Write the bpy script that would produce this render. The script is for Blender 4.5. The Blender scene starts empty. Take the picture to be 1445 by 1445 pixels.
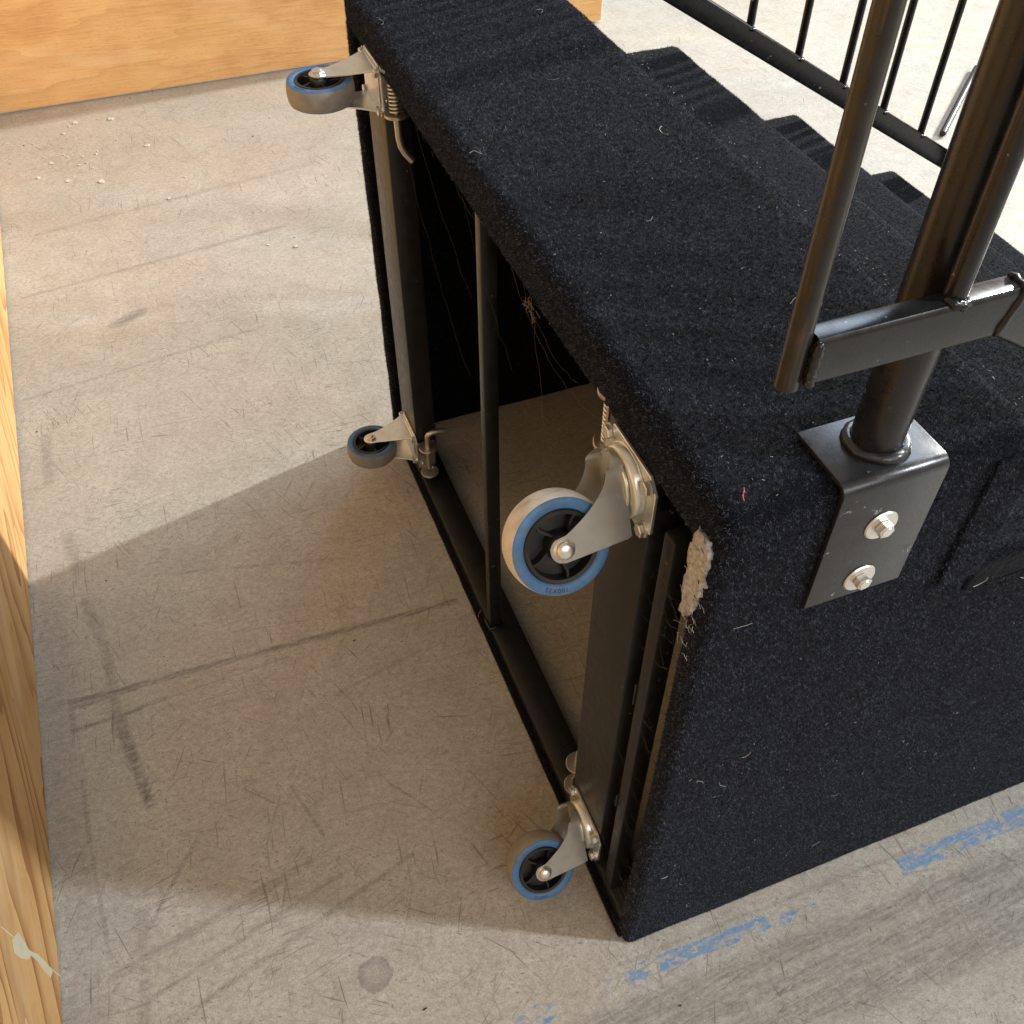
import bpy, bmesh, math, random
import numpy as np
from mathutils import Vector, Matrix, noise

random.seed(7); rng = np.random.default_rng(11)
R = math.radians
SC = bpy.context.scene
COL = SC.collection

# ------------------------------------------------------------------ camera
CAM = Vector((-0.3319, -0.4044, 1.4708))
YAW, PITCH, ROLL, FPX = 1.2042, 0.8279, 0.0005, 1377.86      # pixel focal length for a 1445 px wide picture
fwd = Vector((math.cos(PITCH)*math.cos(YAW), math.cos(PITCH)*math.sin(YAW), -math.sin(PITCH)))
rgt = fwd.cross(Vector((0, 0, 1))).normalized(); upv = rgt.cross(fwd)
rgt, upv = math.cos(ROLL)*rgt + math.sin(ROLL)*upv, -math.sin(ROLL)*rgt + math.cos(ROLL)*upv
cd = bpy.data.cameras.new('camera'); cam = bpy.data.objects.new('camera', cd); COL.objects.link(cam)
cd.sensor_fit = 'HORIZONTAL'; cd.sensor_width = 36; cd.lens = FPX/1445*36
cd.clip_start = 0.02; cd.clip_end = 200
m = Matrix((rgt, upv, -fwd)).transposed().to_4x4(); m.translation = CAM
cam.matrix_world = m
SC.camera = cam

def onplane(px, py, axis, val):
    d = fwd + (px-722.5)/FPX*rgt - (py-722.5)/FPX*upv
    return CAM + d*((val-CAM[axis])/d[axis])

# ------------------------------------------------------------------ world and lamps
w = bpy.data.worlds.new('World'); SC.world = w; w.use_nodes = True
w.node_tree.nodes['Background'].inputs[0].default_value = (1.0, 0.77, 0.53, 1)
w.node_tree.nodes['Background'].inputs[1].default_value = 0.50
SC.view_settings.view_transform = 'Standard'; SC.view_settings.look = 'None'
SC.view_settings.exposure = 0.2; SC.view_settings.gamma = 1.0
SC.view_settings.use_curve_mapping = False

def area(name, loc, aim, sx, sy, power, color):
    l = bpy.data.lights.new(name, 'AREA'); l.shape = 'RECTANGLE'; l.size = sx; l.size_y = sy
    l.energy = power; l.color = color
    o = bpy.data.objects.new(name, l); COL.objects.link(o); o.location = loc
    o.rotation_euler = (Vector(aim)-Vector(loc)).to_track_quat('-Z', 'Y').to_euler()
    return o
# low light through a gap on the far side of the hall, light through an opening on the near side, high window
area('far_door_light', (9.73, 3.49, 3.90), (0, 1.2, 0.3), 0.20, 0.40, 1900, (1.0, 0.985, 0.94))
area('near_door_light', (10.0, -5.05, 8.4), (0, 0.2, 0.3), 0.60, 0.9, 1450, (0.84, 0.915, 1.0))
area('high_window_light', (5.6, 5.5, 6.3), (0.2, 0.4, 0.4), 5.0, 3.6, 440, (0.62, 0.79, 1.0))
area('open_bay_light', (1.2, -8.0, 6.2), (0.0, 0.4, 0.4), 7.0, 3.4, 330, (0.92, 0.95, 1.0))

# ------------------------------------------------------------------ node helper
class NT:
    def __init__(s, name):
        s.m = bpy.data.materials.new(name); s.m.use_nodes = True
        s.t = s.m.node_tree; s.n = s.t.nodes; s.b = s.n['Principled BSDF']; s.out = s.n['Material Output']
    def put(s, sock, v):
        if v is None: return
        if isinstance(v, bpy.types.NodeSocket): s.t.links.new(v, sock)
        else:
            try: sock.default_value = v
            except Exception:
                sock.default_value = (v, v, v) if not hasattr(v, '__len__') else tuple(v)[:3]
    def node(s, typ, ins=None, **kw):
        n = s.n.new(typ)
        for k, v in kw.items(): setattr(n, k, v)
        for k, v in (ins or {}).items(): s.put(n.inputs[k], v)
        return n
    def coord(s, k='Object'): return s.node('ShaderNodeTexCoord').outputs[k]
    def math(s, op, a, b=None, c=None, clamp=False):
        n = s.node('ShaderNodeMath', operation=op, use_clamp=clamp)
        for i, v in enumerate((a, b, c)): s.put(n.inputs[i], v)
        return n.outputs[0]
    def vm(s, op, a, b=None, scale=None):
        n = s.node('ShaderNodeVectorMath', operation=op)
        s.put(n.inputs[0], a)
        if b is not None: s.put(n.inputs[1], b)
        if scale is not None: s.put(n.inputs['Scale'], scale)
        return n.outputs['Value'] if op in ('DOT_PRODUCT', 'LENGTH', 'DISTANCE') else n.outputs['Vector']
    def mapping(s, v, loc=(0, 0, 0), rot=(0, 0, 0), scale=(1, 1, 1)):
        return s.node('ShaderNodeMapping', {'Vector': v, 'Location': loc, 'Rotation': rot, 'Scale': scale}).outputs[0]
    def rmap(s, v, loc=(0, 0, 0), rot=(0, 0, 0), scale=(1, 1, 1)):
        return s.mapping(s.mapping(v, (0, 0, 0), rot, (1, 1, 1)), loc, (0, 0, 0), scale)
    def noise(s, v, scale, detail=4, rough=0.55, dist=0.0, out='Fac'):
        return s.node('ShaderNodeTexNoise', {'Vector': v, 'Scale': scale, 'Detail': detail, 'Roughness': rough, 'Distortion': dist}).outputs[out]
    def ramp(s, f, stops, interp='LINEAR'):
        n = s.node('ShaderNodeValToRGB', {'Fac': f}); e = n.color_ramp.elements; n.color_ramp.interpolation = interp
        while len(e) < len(stops): e.new(0.5)
        for i, (p, c) in enumerate(stops):
            e[i].position = p; e[i].color = (c, c, c, 1) if not hasattr(c, '__len__') else (*c[:3], 1)
        return n.outputs[0]
    def mr(s, v, a, b, c=0.0, d=1.0, smooth=False):
        n = s.node('ShaderNodeMapRange', {'Value': v, 'From Min': a, 'From Max': b, 'To Min': c, 'To Max': d})
        if smooth: n.interpolation_type = 'SMOOTHSTEP'
        return n.outputs[0]
    def mix(s, f, a, b, typ='MIX'):
        n = s.node('ShaderNodeMix', data_type='RGBA', blend_type=typ)
        s.put(n.inputs[0], f)
        for k, v in ((6, a), (7, b)):
            if not isinstance(v, bpy.types.NodeSocket): v = (*v[:3], 1)
            s.put(n.inputs[k], v)
        return n.outputs[2]
    def bump(s, h, strength=0.3, dist=0.002, normal=None):
        n = s.node('ShaderNodeBump', {'Height': h, 'Strength': strength, 'Distance': dist})
        if normal is not None: s.put(n.inputs['Normal'], normal)
        return n.outputs[0]
    def set(s, **kw):
        names = dict(color='Base Color', rough='Roughness', metal='Metallic', normal='Normal', spec='Specular IOR Level',
                     sheen='Sheen Weight', sheen_rough='Sheen Roughness', coat='Coat Weight')
        for k, v in kw.items():
            if k in ('color',) and not isinstance(v, bpy.types.NodeSocket): v = (*v[:3], 1)
            s.put(s.b.inputs[names[k]], v)
        return s.m

M = {}

# ---- concrete floor with its marks (all in floor metres)
def make_floor():
    t = NT('worn_concrete'); P = t.coord()
    big = t.noise(P, 1.7, 5, 0.6); mid = t.noise(P, 14, 6, 0.65); fine = t.noise(P, 160, 4, 0.7); spk = t.noise(P, 520, 2, 0.6)
    v = t.math('ADD', t.math('MULTIPLY', big, 0.24), t.math('ADD', t.math('MULTIPLY', mid, 0.24), t.math('ADD', t.math('MULTIPLY', t.noise(P, 60, 5, .75), .28), t.math('MULTIPLY', fine, 0.24))))
    col = t.ramp(v, [(0.36, (0.272, 0.244, 0.202)), (0.5, (0.362, 0.331, 0.280)), (0.62, (0.438, 0.407, 0.350))])
    grain = t.noise(P, 380, 4, .75)
    col = t.mix(1.0, col, t.ramp(grain, [(.30, .70), (.5, 1.0), (.70, 1.22)]), 'MULTIPLY')
    gr2 = t.noise(t.rmap(P, (2, 0, 0), (0, 0, R(14)), (95, 130, 1)), 1.0, 5, .78)
    col = t.mix(1.0, col, t.ramp(gr2, [(.34, .80), (.5, 1.0), (.66, 1.13)]), 'MULTIPLY')
    # warm and cool drifts
    hue = t.noise(P, 2.3, 3, 0.5)
    col = t.mix(t.mr(hue, 0.35, 0.7), col, t.mix(1.0, col, (0.93, 1.0, 1.06), 'MULTIPLY'))
    # fine hair scratches, several directions
    PW = t.vm('ADD', P, t.vm('SCALE', t.noise(P, 2.6, 2, .5, 0, 'Color'), scale=.05))
    allscr = None
    for i, (ang, sx, sy, lo, hi, st) in enumerate(((12, 3.0, 210, .655, .70, .45), (-14, 4, 260, .66, .71, .55), (68, 4.5, 240, .645, .70, .8), (-62, 6, 280, .65, .71, .8),
                                                (36, 7, 300, .65, .71, .8), (92, 5, 200, .645, .70, .8), (3, 2.2, 120, .64, .70, .4), (-38, 9, 330, .645, .71, .8))):
        q = t.rmap(PW, (i*3.7, i*1.9, 0), (0, 0, R(ang)), (sx*1.6, sy, 1))
        n = t.noise(q, 1.0, 2, 0.5, 0.25)
        msk = t.mr(t.noise(t.mapping(P, (i*5.1, 2.0, 0)), 4.5, 3), .44, .60)
        s = t.math('MULTIPLY', t.math('MULTIPLY', t.mr(n, lo, hi), msk), st)
        allscr = s if allscr is None else t.math('MAXIMUM', allscr, s)
    # tiny dark nicks
    vor = t.node('ShaderNodeTexVoronoi', {'Vector': t.rmap(P, (0, 0, 0), (0, 0, R(20)), (60, 130, 1)), 'Scale': 1.0, 'Randomness': 1.0}).outputs['Distance']
    nick = t.math('MULTIPLY', t.mr(vor, .22, .08), t.mr(mid, .46, .60))
    for q, (an, sx, sy) in enumerate(((75, 50, 150), (-50, 90, 170), (8, 34, 190))):
        v2 = t.node('ShaderNodeTexVoronoi', {'Vector': t.rmap(P, (q*3.1+1, q, 0), (0, 0, R(an)), (sx, sy, 1)), 'Scale': 1.0, 'Randomness': 1.0}).outputs['Distance']
        nick = t.math('MAXIMUM', nick, t.math('MULTIPLY', t.mr(v2, .19, .07), t.mr(t.noise(P, 7+q*4, 4, .6), .48, .62)))
    allscr = t.math('MAXIMUM', allscr, t.math('MULTIPLY', nick, .85))
    col = t.mix(t.math('MULTIPLY', allscr, .78), col, (0.105, 0.093, 0.08))
    # rubber scuffs: segments A-B, half width, darkness
    wob = t.noise(P, 16, 3, 0.6); fray = t.noise(t.rmap(P, (0, 0, 0), (0, 0, R(-4)), (18, 190, 1)), 1.0, 4, 0.7); fray2 = t.noise(P, 130, 4, .75)
    segs = [((-.718, .711), (-.03, .682), .007, .75), ((-.72, .698), (-.55, .703), .006, .7), ((-.715, .651), (-.57, .661), .005, .7), ((-.57, .661), (-.35, .67), .002, .4),
            ((-.682, .93), (-.655, .80), .011, .45), ((-.655, .80), (-.650, .66), .010, .5), ((-.650, .66), (-.632, .55), .011, .75), ((-.632, .55), (-.617, .47), .010, .75),
            ((-.724, .715), (-.722, .65), .007, .6), ((-.716, .55), (-.714, .44), .006, .55), ((-.714, .44), (-.70, .24), .004, .4), ((-.725, 1.43), (-.727, 1.29), .012, .42),
            ((-.70, 1.12), (-.69, 1.02), .014, .42), ((-.54, 1.80), (-.48, 1.83), .018, .8), ((-.75, 2.0), (-.05, 2.1), .008, .38), ((-.76, 1.58), (-.2, 1.66), .006, .34), ((-.7, 2.3), (.1, 2.42), .012, .25),
            ((-.56, .38), (-.70, .20), .004, .35), ((-.70, .22), (-.40, .285), .008, .45), ((-.66, .17), (-.36, .25), .004, .45), ((-.62, .13), (-.25, .24), .005, .4),
            ((-.40, .42), (-.37, .32), .003, .5), ((-.47, .44), (-.43, .40), .002, .5), ((-.46, .33), (-.42, .41), .002, .4), ((-.25, .37), (-.20, .30), .002, .5),
            ((-.3, .56), (-.12, .60), .003, .3), ((-.55, .95), (-.2, .86), .004, .25), ((-.12, -.085), (.75, -.105), .020, .58), ((-.05, -.12), (.8, -.15), .022, .58), ((.05, -.165), (.9, -.20), .03, .58),
            ((-.25, -.08), (.2, -.13), .018, .35), ((-.02, -.022), (.5, -.03), .004, .3), ((-.65, .30), (-.665, .12), .009, .35), ((-.74, .95), (-.74, .1), .03, .22)]
    sc = None
    for a, b, wd, dk in segs:
        A = (a[0], a[1], 0); d = (b[0]-a[0], b[1]-a[1], 0); dd = d[0]**2+d[1]**2
        pa = t.vm('SUBTRACT', P, A)
        h = t.math('MULTIPLY', t.vm('DOT_PRODUCT', pa, d), 1/dd, clamp=True)
        dist = t.vm('LENGTH', t.vm('SUBTRACT', pa, t.vm('SCALE', d, scale=h)))
        dist = t.math('ADD', dist, t.math('MULTIPLY', t.math('SUBTRACT', wob, .5), wd*1.4))
        k = t.math('MULTIPLY', t.mr(dist, wd*1.25, wd*.45), dk)
        sc = k if sc is None else t.math('MAXIMUM', sc, k)
    sc = t.math('MULTIPLY', sc, .95)
    fr = t.math('MULTIPLY', t.mr(fray, .30, .58), t.mr(fray2, .28, .6, .45, 1.0))
    sc = t.math('MULTIPLY', sc, fr)
    col = t.mix(sc, col, (0.075, 0.068, 0.066))
    # round stain
    rd = t.math('ADD', t.vm('DISTANCE', P, (-.350, .091, 0)), t.math('MULTIPLY', t.math('SUBTRACT', t.noise(P, 60, 3), .5), .012))
    ring = t.math('MULTIPLY', t.mr(rd, .026, .023), t.mr(rd, .008, .024, .35, 1.0))
    col = t.mix(t.math('MULTIPLY', t.math('MULTIPLY', ring, t.mr(fray2, .25, .55, .4, 1)), .62), col, (0.12, 0.115, 0.108))
    # worn blue painted line, in stretches along the stairs
    sep = t.node('ShaderNodeSeparateXYZ', {0: P})
    X, Y = sep.outputs[0], sep.outputs[1]
    pn = t.noise(t.mapping(P, (.3, .1, 0), (0, 0, 0), (22, 48, 1)), 1.0, 5, 0.68)
    def strip(x0, x1, y0, y1, hw, thr):
        yc = t.mr(X, x0, x1, y0, y1)
        dy = t.math('ABSOLUTE', t.math('SUBTRACT', Y, yc))
        a = t.mr(t.math('ADD', dy, t.math('MULTIPLY', t.math('SUBTRACT', pn, .5), .030)), hw, hw*.86)
        e = t.math('MULTIPLY', t.mr(X, x0, x0+.006), t.mr(X, x1, x1-.006))
        return t.math('MULTIPLY', t.math('MULTIPLY', a, e), t.mr(pn, thr-.012, thr+.012))
    blue = None
    for a in ((-.19, -.125, -.045, -.030, .010, .50), (-.055, .02, -.043, -.040, .013, .475), (.03, .215, -.040, -.046, .013, .475), (.225, .30, -.050, -.054, .010, .53), (.44, .82, -.046, -.045, .016, .455), (-.155, -.13, -.052, -.052, .007, .4)):
        s = strip(*a); blue = s if blue is None else t.math('MAXIMUM', blue, s)
    blue = t.math('MULTIPLY', blue, t.math('MULTIPLY', t.mr(fray, .62, .48, .15, 1.0), t.mr(fray2, .64, .54, .2, 1.0)))
    col = t.mix(blue, col, t.mix(t.mr(fine, .35, .65), (0.10, 0.21, 0.38), (0.18, 0.28, 0.43)))
    # yellow flakes far out on the floor
    yd = t.vm('DISTANCE', P, (2.42, 2.45, 0))
    yel = t.math('MULTIPLY', t.mr(yd, .36, .26), t.mr(t.noise(t.rmap(P, (4, 0, 0), (0, 0, R(40)), (7, 18, 1)), 1.0, 3), .57, .60))
    col = t.mix(t.math('MULTIPLY', yel, .8), col, (0.50, 0.41, 0.22))
    # pale dust specks
    vs = t.node('ShaderNodeTexVoronoi', {'Vector': P, 'Scale': 46.0}).outputs['Distance']
    col = t.mix(t.math('MULTIPLY', t.mr(vs, .055, .03), t.mr(t.noise(P, 5, 2), .5, .62)), col, (0.62, 0.59, 0.54))
    rough = t.mr(t.math('ADD', mid, t.math('MULTIPLY', allscr, .4)), .3, .9, .36, .62)
    hgt = t.math('SUBTRACT', t.math('ADD', t.math('MULTIPLY', fine, .5), t.math('ADD', t.math('MULTIPLY', mid, .6), t.math('MULTIPLY', spk, .25))), t.math('MULTIPLY', allscr, .5))
    return t.set(color=col, rough=rough, spec=0.32, normal=t.bump(hgt, .35, .0012))
M['floor'] = make_floor()

def make_ply(name, ang, seed, red, freq, wav, strong, gain=1.0):
    t = NT(name); P = t.coord()
    Q = t.rmap(P, (seed, seed*.7, seed*1.3), (0, 0, R(ang)), (1, 1, 1))      # local x along the sheet, y up the sheet
    ws = t.noise(t.mapping(Q, (0, 0, 0), (0, 0, 0), (1.2, 5.5, 1)), 1.0, 3, .5, .2)
    sep = t.node('ShaderNodeSeparateXYZ', {0: Q})
    ph = t.math('ADD', t.math('MULTIPLY', sep.outputs[1], freq), t.math('MULTIPLY', ws, wav))
    saw = t.math('FRACT', ph)
    lat = t.math('POWER', saw, 3.5)
    fib = t.noise(t.mapping(Q, (0, 0, 0), (0, 0, 0), (9, 260, 1)), 1.0, 4, .65)
    blot = t.noise(Q, 5, 4, .6)
    col = t.ramp(t.math('ADD', t.math('MULTIPLY', blot, .52), t.math('MULTIPLY', fib, .48)), [(.33, (.42, .225, .085)), (.5, (.55, .325, .130)), (.68, (.63, .40, .18))])
    col = t.mix(1.0, col, gain if hasattr(gain, '__len__') else (gain, gain, gain), 'MULTIPLY')
    col = t.mix(t.math('MULTIPLY', lat, t.mr(blot, .3, .6, strong*.55, strong)), col, red)
    flk = t.noise(t.mapping(Q, (3, 1, 0), (0, 0, 0), (60, 600, 1)), 1.0, 2, .5)
    col = t.mix(t.mr(flk, .62, .72, 0, .6), col, (.26, .13, .05))
    pale = t.mr(t.noise(t.mapping(Q, (7, 2, 0), (0, 0, 0), (2.2, 9, 1)), 1.0, 3, .5), .60, .68, 0, .35)
    col = t.mix(pale, col, (.74, .55, .30))
    kn = t.node('ShaderNodeTexVoronoi', {'Vector': t.mapping(Q, (0, 0, 0), (0, 0, 0), (2.2, 4.5, 1)), 'Scale': 1.0}).outputs['Distance']
    col = t.mix(t.mr(kn, .085, .03, 0, .7), col, (.24, .11, .04))
    return t.set(color=col, rough=t.mr(fib, .3, .7, .55, .72), spec=.22, normal=t.bump(t.math('ADD', fib, lat), .25, .0008))
M['ply_panel'] = make_ply('plywood_flat_grain', 2, 3.0, (.50, .28, .11), 13, 5.0, .55, (1.2, 1.22, 1.28))
M['ply_board'] = make_ply('plywood_bold_grain', -27, 9.0, (.27, .10, .028), 15, 7.0, 1.0)

def make_carpet(name, pile):
    t = NT(name); P = t.coord()
    clump = t.noise(P, 120, 3, .6); wide = t.noise(P, 9, 3, .5)
    if pile:
        sh = t.node('ShaderNodeAttribute', attribute_name='shade').outputs['Fac']
        col = t.ramp(sh, [(0, (.0016, .0021, .0034)), (.36, (.0098, .0125, .0202)), (.60, (.040, .0475, .0690)), (.93, (.135, .156, .208)), (1, (.45, .45, .46))])
    else:
        col = t.ramp(clump, [(.35, (.0018, .0022, .0035)), (.65, (.004, .005, .0078))])
    dust = t.mr(t.noise(P, 5.5, 4, .6), .62, .76, 0, .22)
    col = t.mix(dust, col, (.022, .021, .021))
    return t.set(color=col, rough=.95, spec=.10, sheen=.03, sheen_rough=.5,
                 normal=t.bump(clump, .8, .003) if not pile else None)
M['carpet'] = make_carpet('black_carpet', False)
M['pile'] = make_carpet('black_carpet_pile', True)

def make_paint(name, base, rough, rust=0.0, worn=0.0, bumpy=0.15, spec=.38):
    t = NT(name); P = t.coord()
    n = t.noise(P, 60, 5, .65); f = t.noise(P, 700, 3, .6); l = t.noise(t.mapping(P, (0, 0, 0), (0, 0, 0), (160, 160, 14)), 1.0, 4, .65)
    col = t.mix(t.mr(n, .35, .7), base, tuple(c*1.6+.002 for c in base))
    if rust: col = t.mix(t.math('MULTIPLY', t.mr(l, .56, .72), rust), col, (.16, .085, .045))
    chip = t.mr(t.noise(P, 95, 3, .6), .70, .73, 0, worn)
    col = t.mix(chip, col, (.33, .33, .34))
    dst = t.node('ShaderNodeTexVoronoi', {'Vector': P, 'Scale': 120.0}).outputs['Distance']
    col = t.mix(t.math('MULTIPLY', t.mr(dst, .10, .05), t.mr(n, .5, .6, 0, .5)), col, (.22, .21, .2))
    return t.set(color=col, rough=t.mr(n, .3, .7, rough*.8, rough*1.25), spec=spec, normal=t.bump(t.math('ADD', n, t.math('MULTIPLY', f, .4)), bumpy, .0006))
M['frame'] = make_paint('black_painted_steel', (.0085, .0085, .0085), .40, 0, .45)
M['rail'] = make_paint('satin_black_rail', (.0075, .0075, .008), .27, 0, .6)
M['rusty'] = make_paint('rubbed_black_tube', (.013, .010, .008), .30, .40, .8)
M['bracket'] = make_paint('black_powder_coat', (.0115, .0125, .0150), .27, 0, .6, .22, .5)

def make_zinc(name, base, lo, hi, stain):
    t = NT(name); P = t.coord()
    n = t.noise(P, 45, 5, .6); g = t.noise(P, 260, 4, .7); s = t.noise(P, 900, 2, .6)
    col = t.mix(t.mr(n, .3, .7), base, tuple(c*.82 for c in base))
    col = t.mix(t.math('MULTIPLY', t.mr(t.math('MULTIPLY', g, t.mr(n, .3, .7, .8, 1.1)), .60, .78), stain), col, (.19, .155, .115))
    return t.set(color=col, metal=.9, rough=t.mr(t.math('ADD', n, t.math('MULTIPLY', g, .5)), .4, 1.1, lo, hi), spec=.5)
M['zinc'] = make_zinc('dull_zinc_steel', (.76, .765, .73), .24, .42, .45)
M['zinc_clean'] = make_zinc('bright_zinc_steel', (.82, .84, .84), .22, .42, .3)
M['zinc_dark'] = make_zinc('tarnished_steel', (.55, .51, .45), .26, .46, .5)
M['bolt'] = make_zinc('bright_bolt_steel', (.80, .78, .74), .22, .42, .35)

def make_plain(name, base, rough, var=.25, sc=80, dirt=0.0, spec=.4, bumpy=.1):
    t = NT(name); P = t.coord(); n = t.noise(P, sc, 4, .6)
    col = t.mix(t.mr(n, .3, .7), base, tuple(c*(1-var) for c in base))
    if dirt: col = t.mix(t.math('MULTIPLY', t.mr(t.noise(P, sc*.6, 4, .65), .5, .7), dirt), col, (.20, .17, .14))
    return t.set(color=col, rough=rough, spec=spec, normal=t.bump(n, bumpy, .0006))
M['tread_rubber'] = make_plain('ivory_rubber', (.64, .60, .54), .6, .25, 60, .5)
M['tread_grey'] = make_plain('grey_rubber', (.27, .25, .22), .6, .25, 60, .5)
M['blue_rubber'] = make_plain('blue_rubber', (.068, .180, .365), .5, .3, 90, .42)
M['blue_mark'] = make_plain('dark_blue_mark', (.02, .06, .15), .5)
M['hub'] = make_plain('black_nylon', (.012, .012, .013), .34, .3, 60, .12)
M['rust'] = make_plain('orange_grease', (.34, .15, .035), .5, .6, 200, .2)
M['felt'] = make_plain('pale_padding', (.50, .47, .43), .95, .6, 260, .7, .1, 1.0)
def make_felt():
    t = NT('torn_pale_padding'); P = t.coord(); n = t.noise(P, 240, 5, .75); k = t.noise(P, 95, 4, .65)
    col = t.ramp(n, [(.3, (.22, .205, .19)), (.5, (.47, .455, .43)), (.68, (.64, .63, .61))])
    col = t.mix(t.mr(k, .64, .67), col, (.02, .018, .016))
    return t.set(color=col, rough=.95, spec=.1, normal=t.bump(n, 1.0, .003))
M['felt'] = make_felt()
M['lint'] = make_plain('white_lint', (.55, .53, .50), .9, .2, 90, 0, .1)
M['web'] = make_plain('dusty_cobweb', (.17, .145, .12), .95, .4, 160, 0, .1)
M['red'] = make_plain('red_thread', (.34, .05, .07), .8)
M['putty'] = make_plain('pale_putty', (.60, .56, .39), .6, .12, 50)
M['chip'] = make_plain('pale_chip', (.52, .50, .45), .8)
M['scratch'] = make_plain('scratched_concrete', (.215, .190, .160), .7, .4, 40, .4)
M['ply_edge'] = make_plain('ply_edge', (.40, .26, .13), .7, .35, 120)

# ------------------------------------------------------------------ mesh helpers
def link(o, parent=None):
    COL.objects.link(o)
    if parent is not None: o.parent = parent
    return o
def obj(name, bm, mat, parent=None, smooth=False, angle=None):
    me = bpy.data.meshes.new(name)
    bmesh.ops.recalc_face_normals(bm, faces=bm.faces[:])
    bm.to_mesh(me); bm.free(); me.materials.append(M[mat])
    if smooth:
        me.polygons.foreach_set('use_smooth', [True]*len(me.polygons))
        if angle is not None: me.set_sharp_from_angle(angle=R(angle))
    return link(bpy.data.objects.new(name, me), parent)
def tag(o, label, cat=None, group=None):
    o['label'] = label
    if cat: o['category'] = cat
    if group: o['group'] = group
    return o
def empty(name, loc=(0, 0, 0)):
    o = bpy.data.objects.new(name, None); o.location = loc; o.empty_display_size = .1
    return link(o)
def box(bm, lo, hi, bev=0, seg=2):
    vs = [bm.verts.new((x, y, z)) for x in (lo[0], hi[0]) for y in (lo[1], hi[1]) for z in (lo[2], hi[2])]
    fs = [bm.faces.new([vs[i] for i in f]) for f in ((0, 1, 3, 2), (4, 6, 7, 5), (0, 4, 5, 1), (2, 3, 7, 6), (0, 2, 6, 4), (1, 5, 7, 3))]
    if bev:
        es = list({e for f in fs for e in f.edges})
        bmesh.ops.bevel(bm, geom=es, offset=bev, segments=seg, profile=.5, affect='EDGES')
def frame_of(d):
    d = Vector(d).normalized(); a = Vector((0, 0, 1)) if abs(d.z) < .9 else Vector((1, 0, 0))
    u = d.cross(a).normalized(); return u, u.cross(d).normalized() * -1
def tube(bm, pts, r, n=12, cap=True, closed=False):
    pts = [Vector(p) for p in pts]; rs = r if hasattr(r, '__len__') else [r]*len(pts)
    rings = []; u = None
    for i, p in enumerate(pts):
        if closed: d = pts[(i+1) % len(pts)] - pts[i-1]
        else: d = (pts[min(i+1, len(pts)-1)] - pts[max(i-1, 0)])
        d.normalize()
        if u is None: u, _ = frame_of(d)
        u = (u - d*u.dot(d)).normalized(); v = d.cross(u)
        rings.append([bm.verts.new(p + rs[i]*(math.cos(2*math.pi*k/n)*u + math.sin(2*math.pi*k/n)*v)) for k in range(n)])
    m_ = len(rings)
    for i in range(m_ if closed else m_-1):
        a, b = rings[i], rings[(i+1) % m_]
        for k in range(n): bm.faces.new((a[k], a[(k+1) % n], b[(k+1) % n], b[k]))
    if cap and not closed:
        bm.faces.new(rings[0][::-1]); bm.faces.new(rings[-1])
def lathe(bm, prof, axis='x', n=48, closed=False):
    """prof: list of (radius, along axis)"""
    rings = []
    for r, a in prof:
        ring = []
        for k in range(n):
            t = 2*math.pi*k/n; c, s = r*math.cos(t), r*math.sin(t)
            ring.append(bm.verts.new((a, c, s) if axis == 'x' else (c, s, a)))
        rings.append(ring)
    L = len(rings)
    for i in range(L if closed else L-1):
        p, q = rings[i], rings[(i+1) % L]
        for k in range(n): bm.faces.new((p[k], p[(k+1) % n], q[(k+1) % n], q[k]))
    if not closed:
        bm.faces.new(rings[0][::-1]); bm.faces.new(rings[-1])
def extrude_poly(bm, pts, axis, lo, hi, bev=0, seg=2):
    """pts 2D in the two other axes (cyclic order after axis dropped)"""
    def mk(p, a):
        if axis == 'x': return (a, p[0], p[1])
        if axis == 'y': return (p[0], a, p[1])
        return (p[0], p[1], a)
    A = [bm.verts.new(mk(p, lo)) for p in pts]; B = [bm.verts.new(mk(p, hi)) for p in pts]
    fs = [bm.faces.new(A[::-1]), bm.faces.new(B)]
    n = len(pts)
    for i in range(n): fs.append(bm.faces.new((A[i], A[(i+1) % n], B[(i+1) % n], B[i])))
    if bev:
        bmesh.ops.recalc_face_normals(bm, faces=fs)
        es = list(fs[0].edges)+list(fs[1].edges)
        bmesh.ops.bevel(bm, geom=es, offset=bev, segments=seg, profile=.5, affect='EDGES')
def cuts(bm, step, lo, hi):
    for ax in range(3):
        nrm = [0, 0, 0]; nrm[ax] = 1
        x = lo[ax]+step
        while x < hi[ax]-step*.3:
            co = [0, 0, 0]; co[ax] = x
            bmesh.ops.bisect_plane(bm, geom=bm.verts[:]+bm.edges[:]+bm.faces[:], plane_co=co, plane_no=nrm, dist=1e-6)
            x += step
def wobble(bm, amp, sc, amp2=0, sc2=60, flat=None):
    bm.normal_update()
    for v in bm.verts:
        p = v.co; d = noise.noise(p*sc)*amp + noise.noise(p*sc2+Vector((5, 3, 1)))*amp2; n = v.normal.copy()
        if flat is not None and abs(p.z-flat) < 1e-4:
            n.z = 0; n = n.normalized() if n.length > .1 else n
        v.co = p + n*d

# ------------------------------------------------------------------ the setting
bm = bmesh.new()
vs = [bm.verts.new(c) for c in ((-30, -30, 0), (40, -30, 0), (40, 40, 0), (-30, 40, 0))]; bm.faces.new(vs)
fl = obj('floor', bm, 'floor'); fl['kind'] = 'structure'

# ------------------------------------------------------------------ stage stairs
W, H, D1, RUN, RISE = 1.2, .915, .308, .297, .178
ST = empty('stage_stairs', (0, 0, 0))
tag(ST, 'black carpeted stage stairs with open back, blue wheels and steel railings, on concrete', 'stairs')

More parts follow.
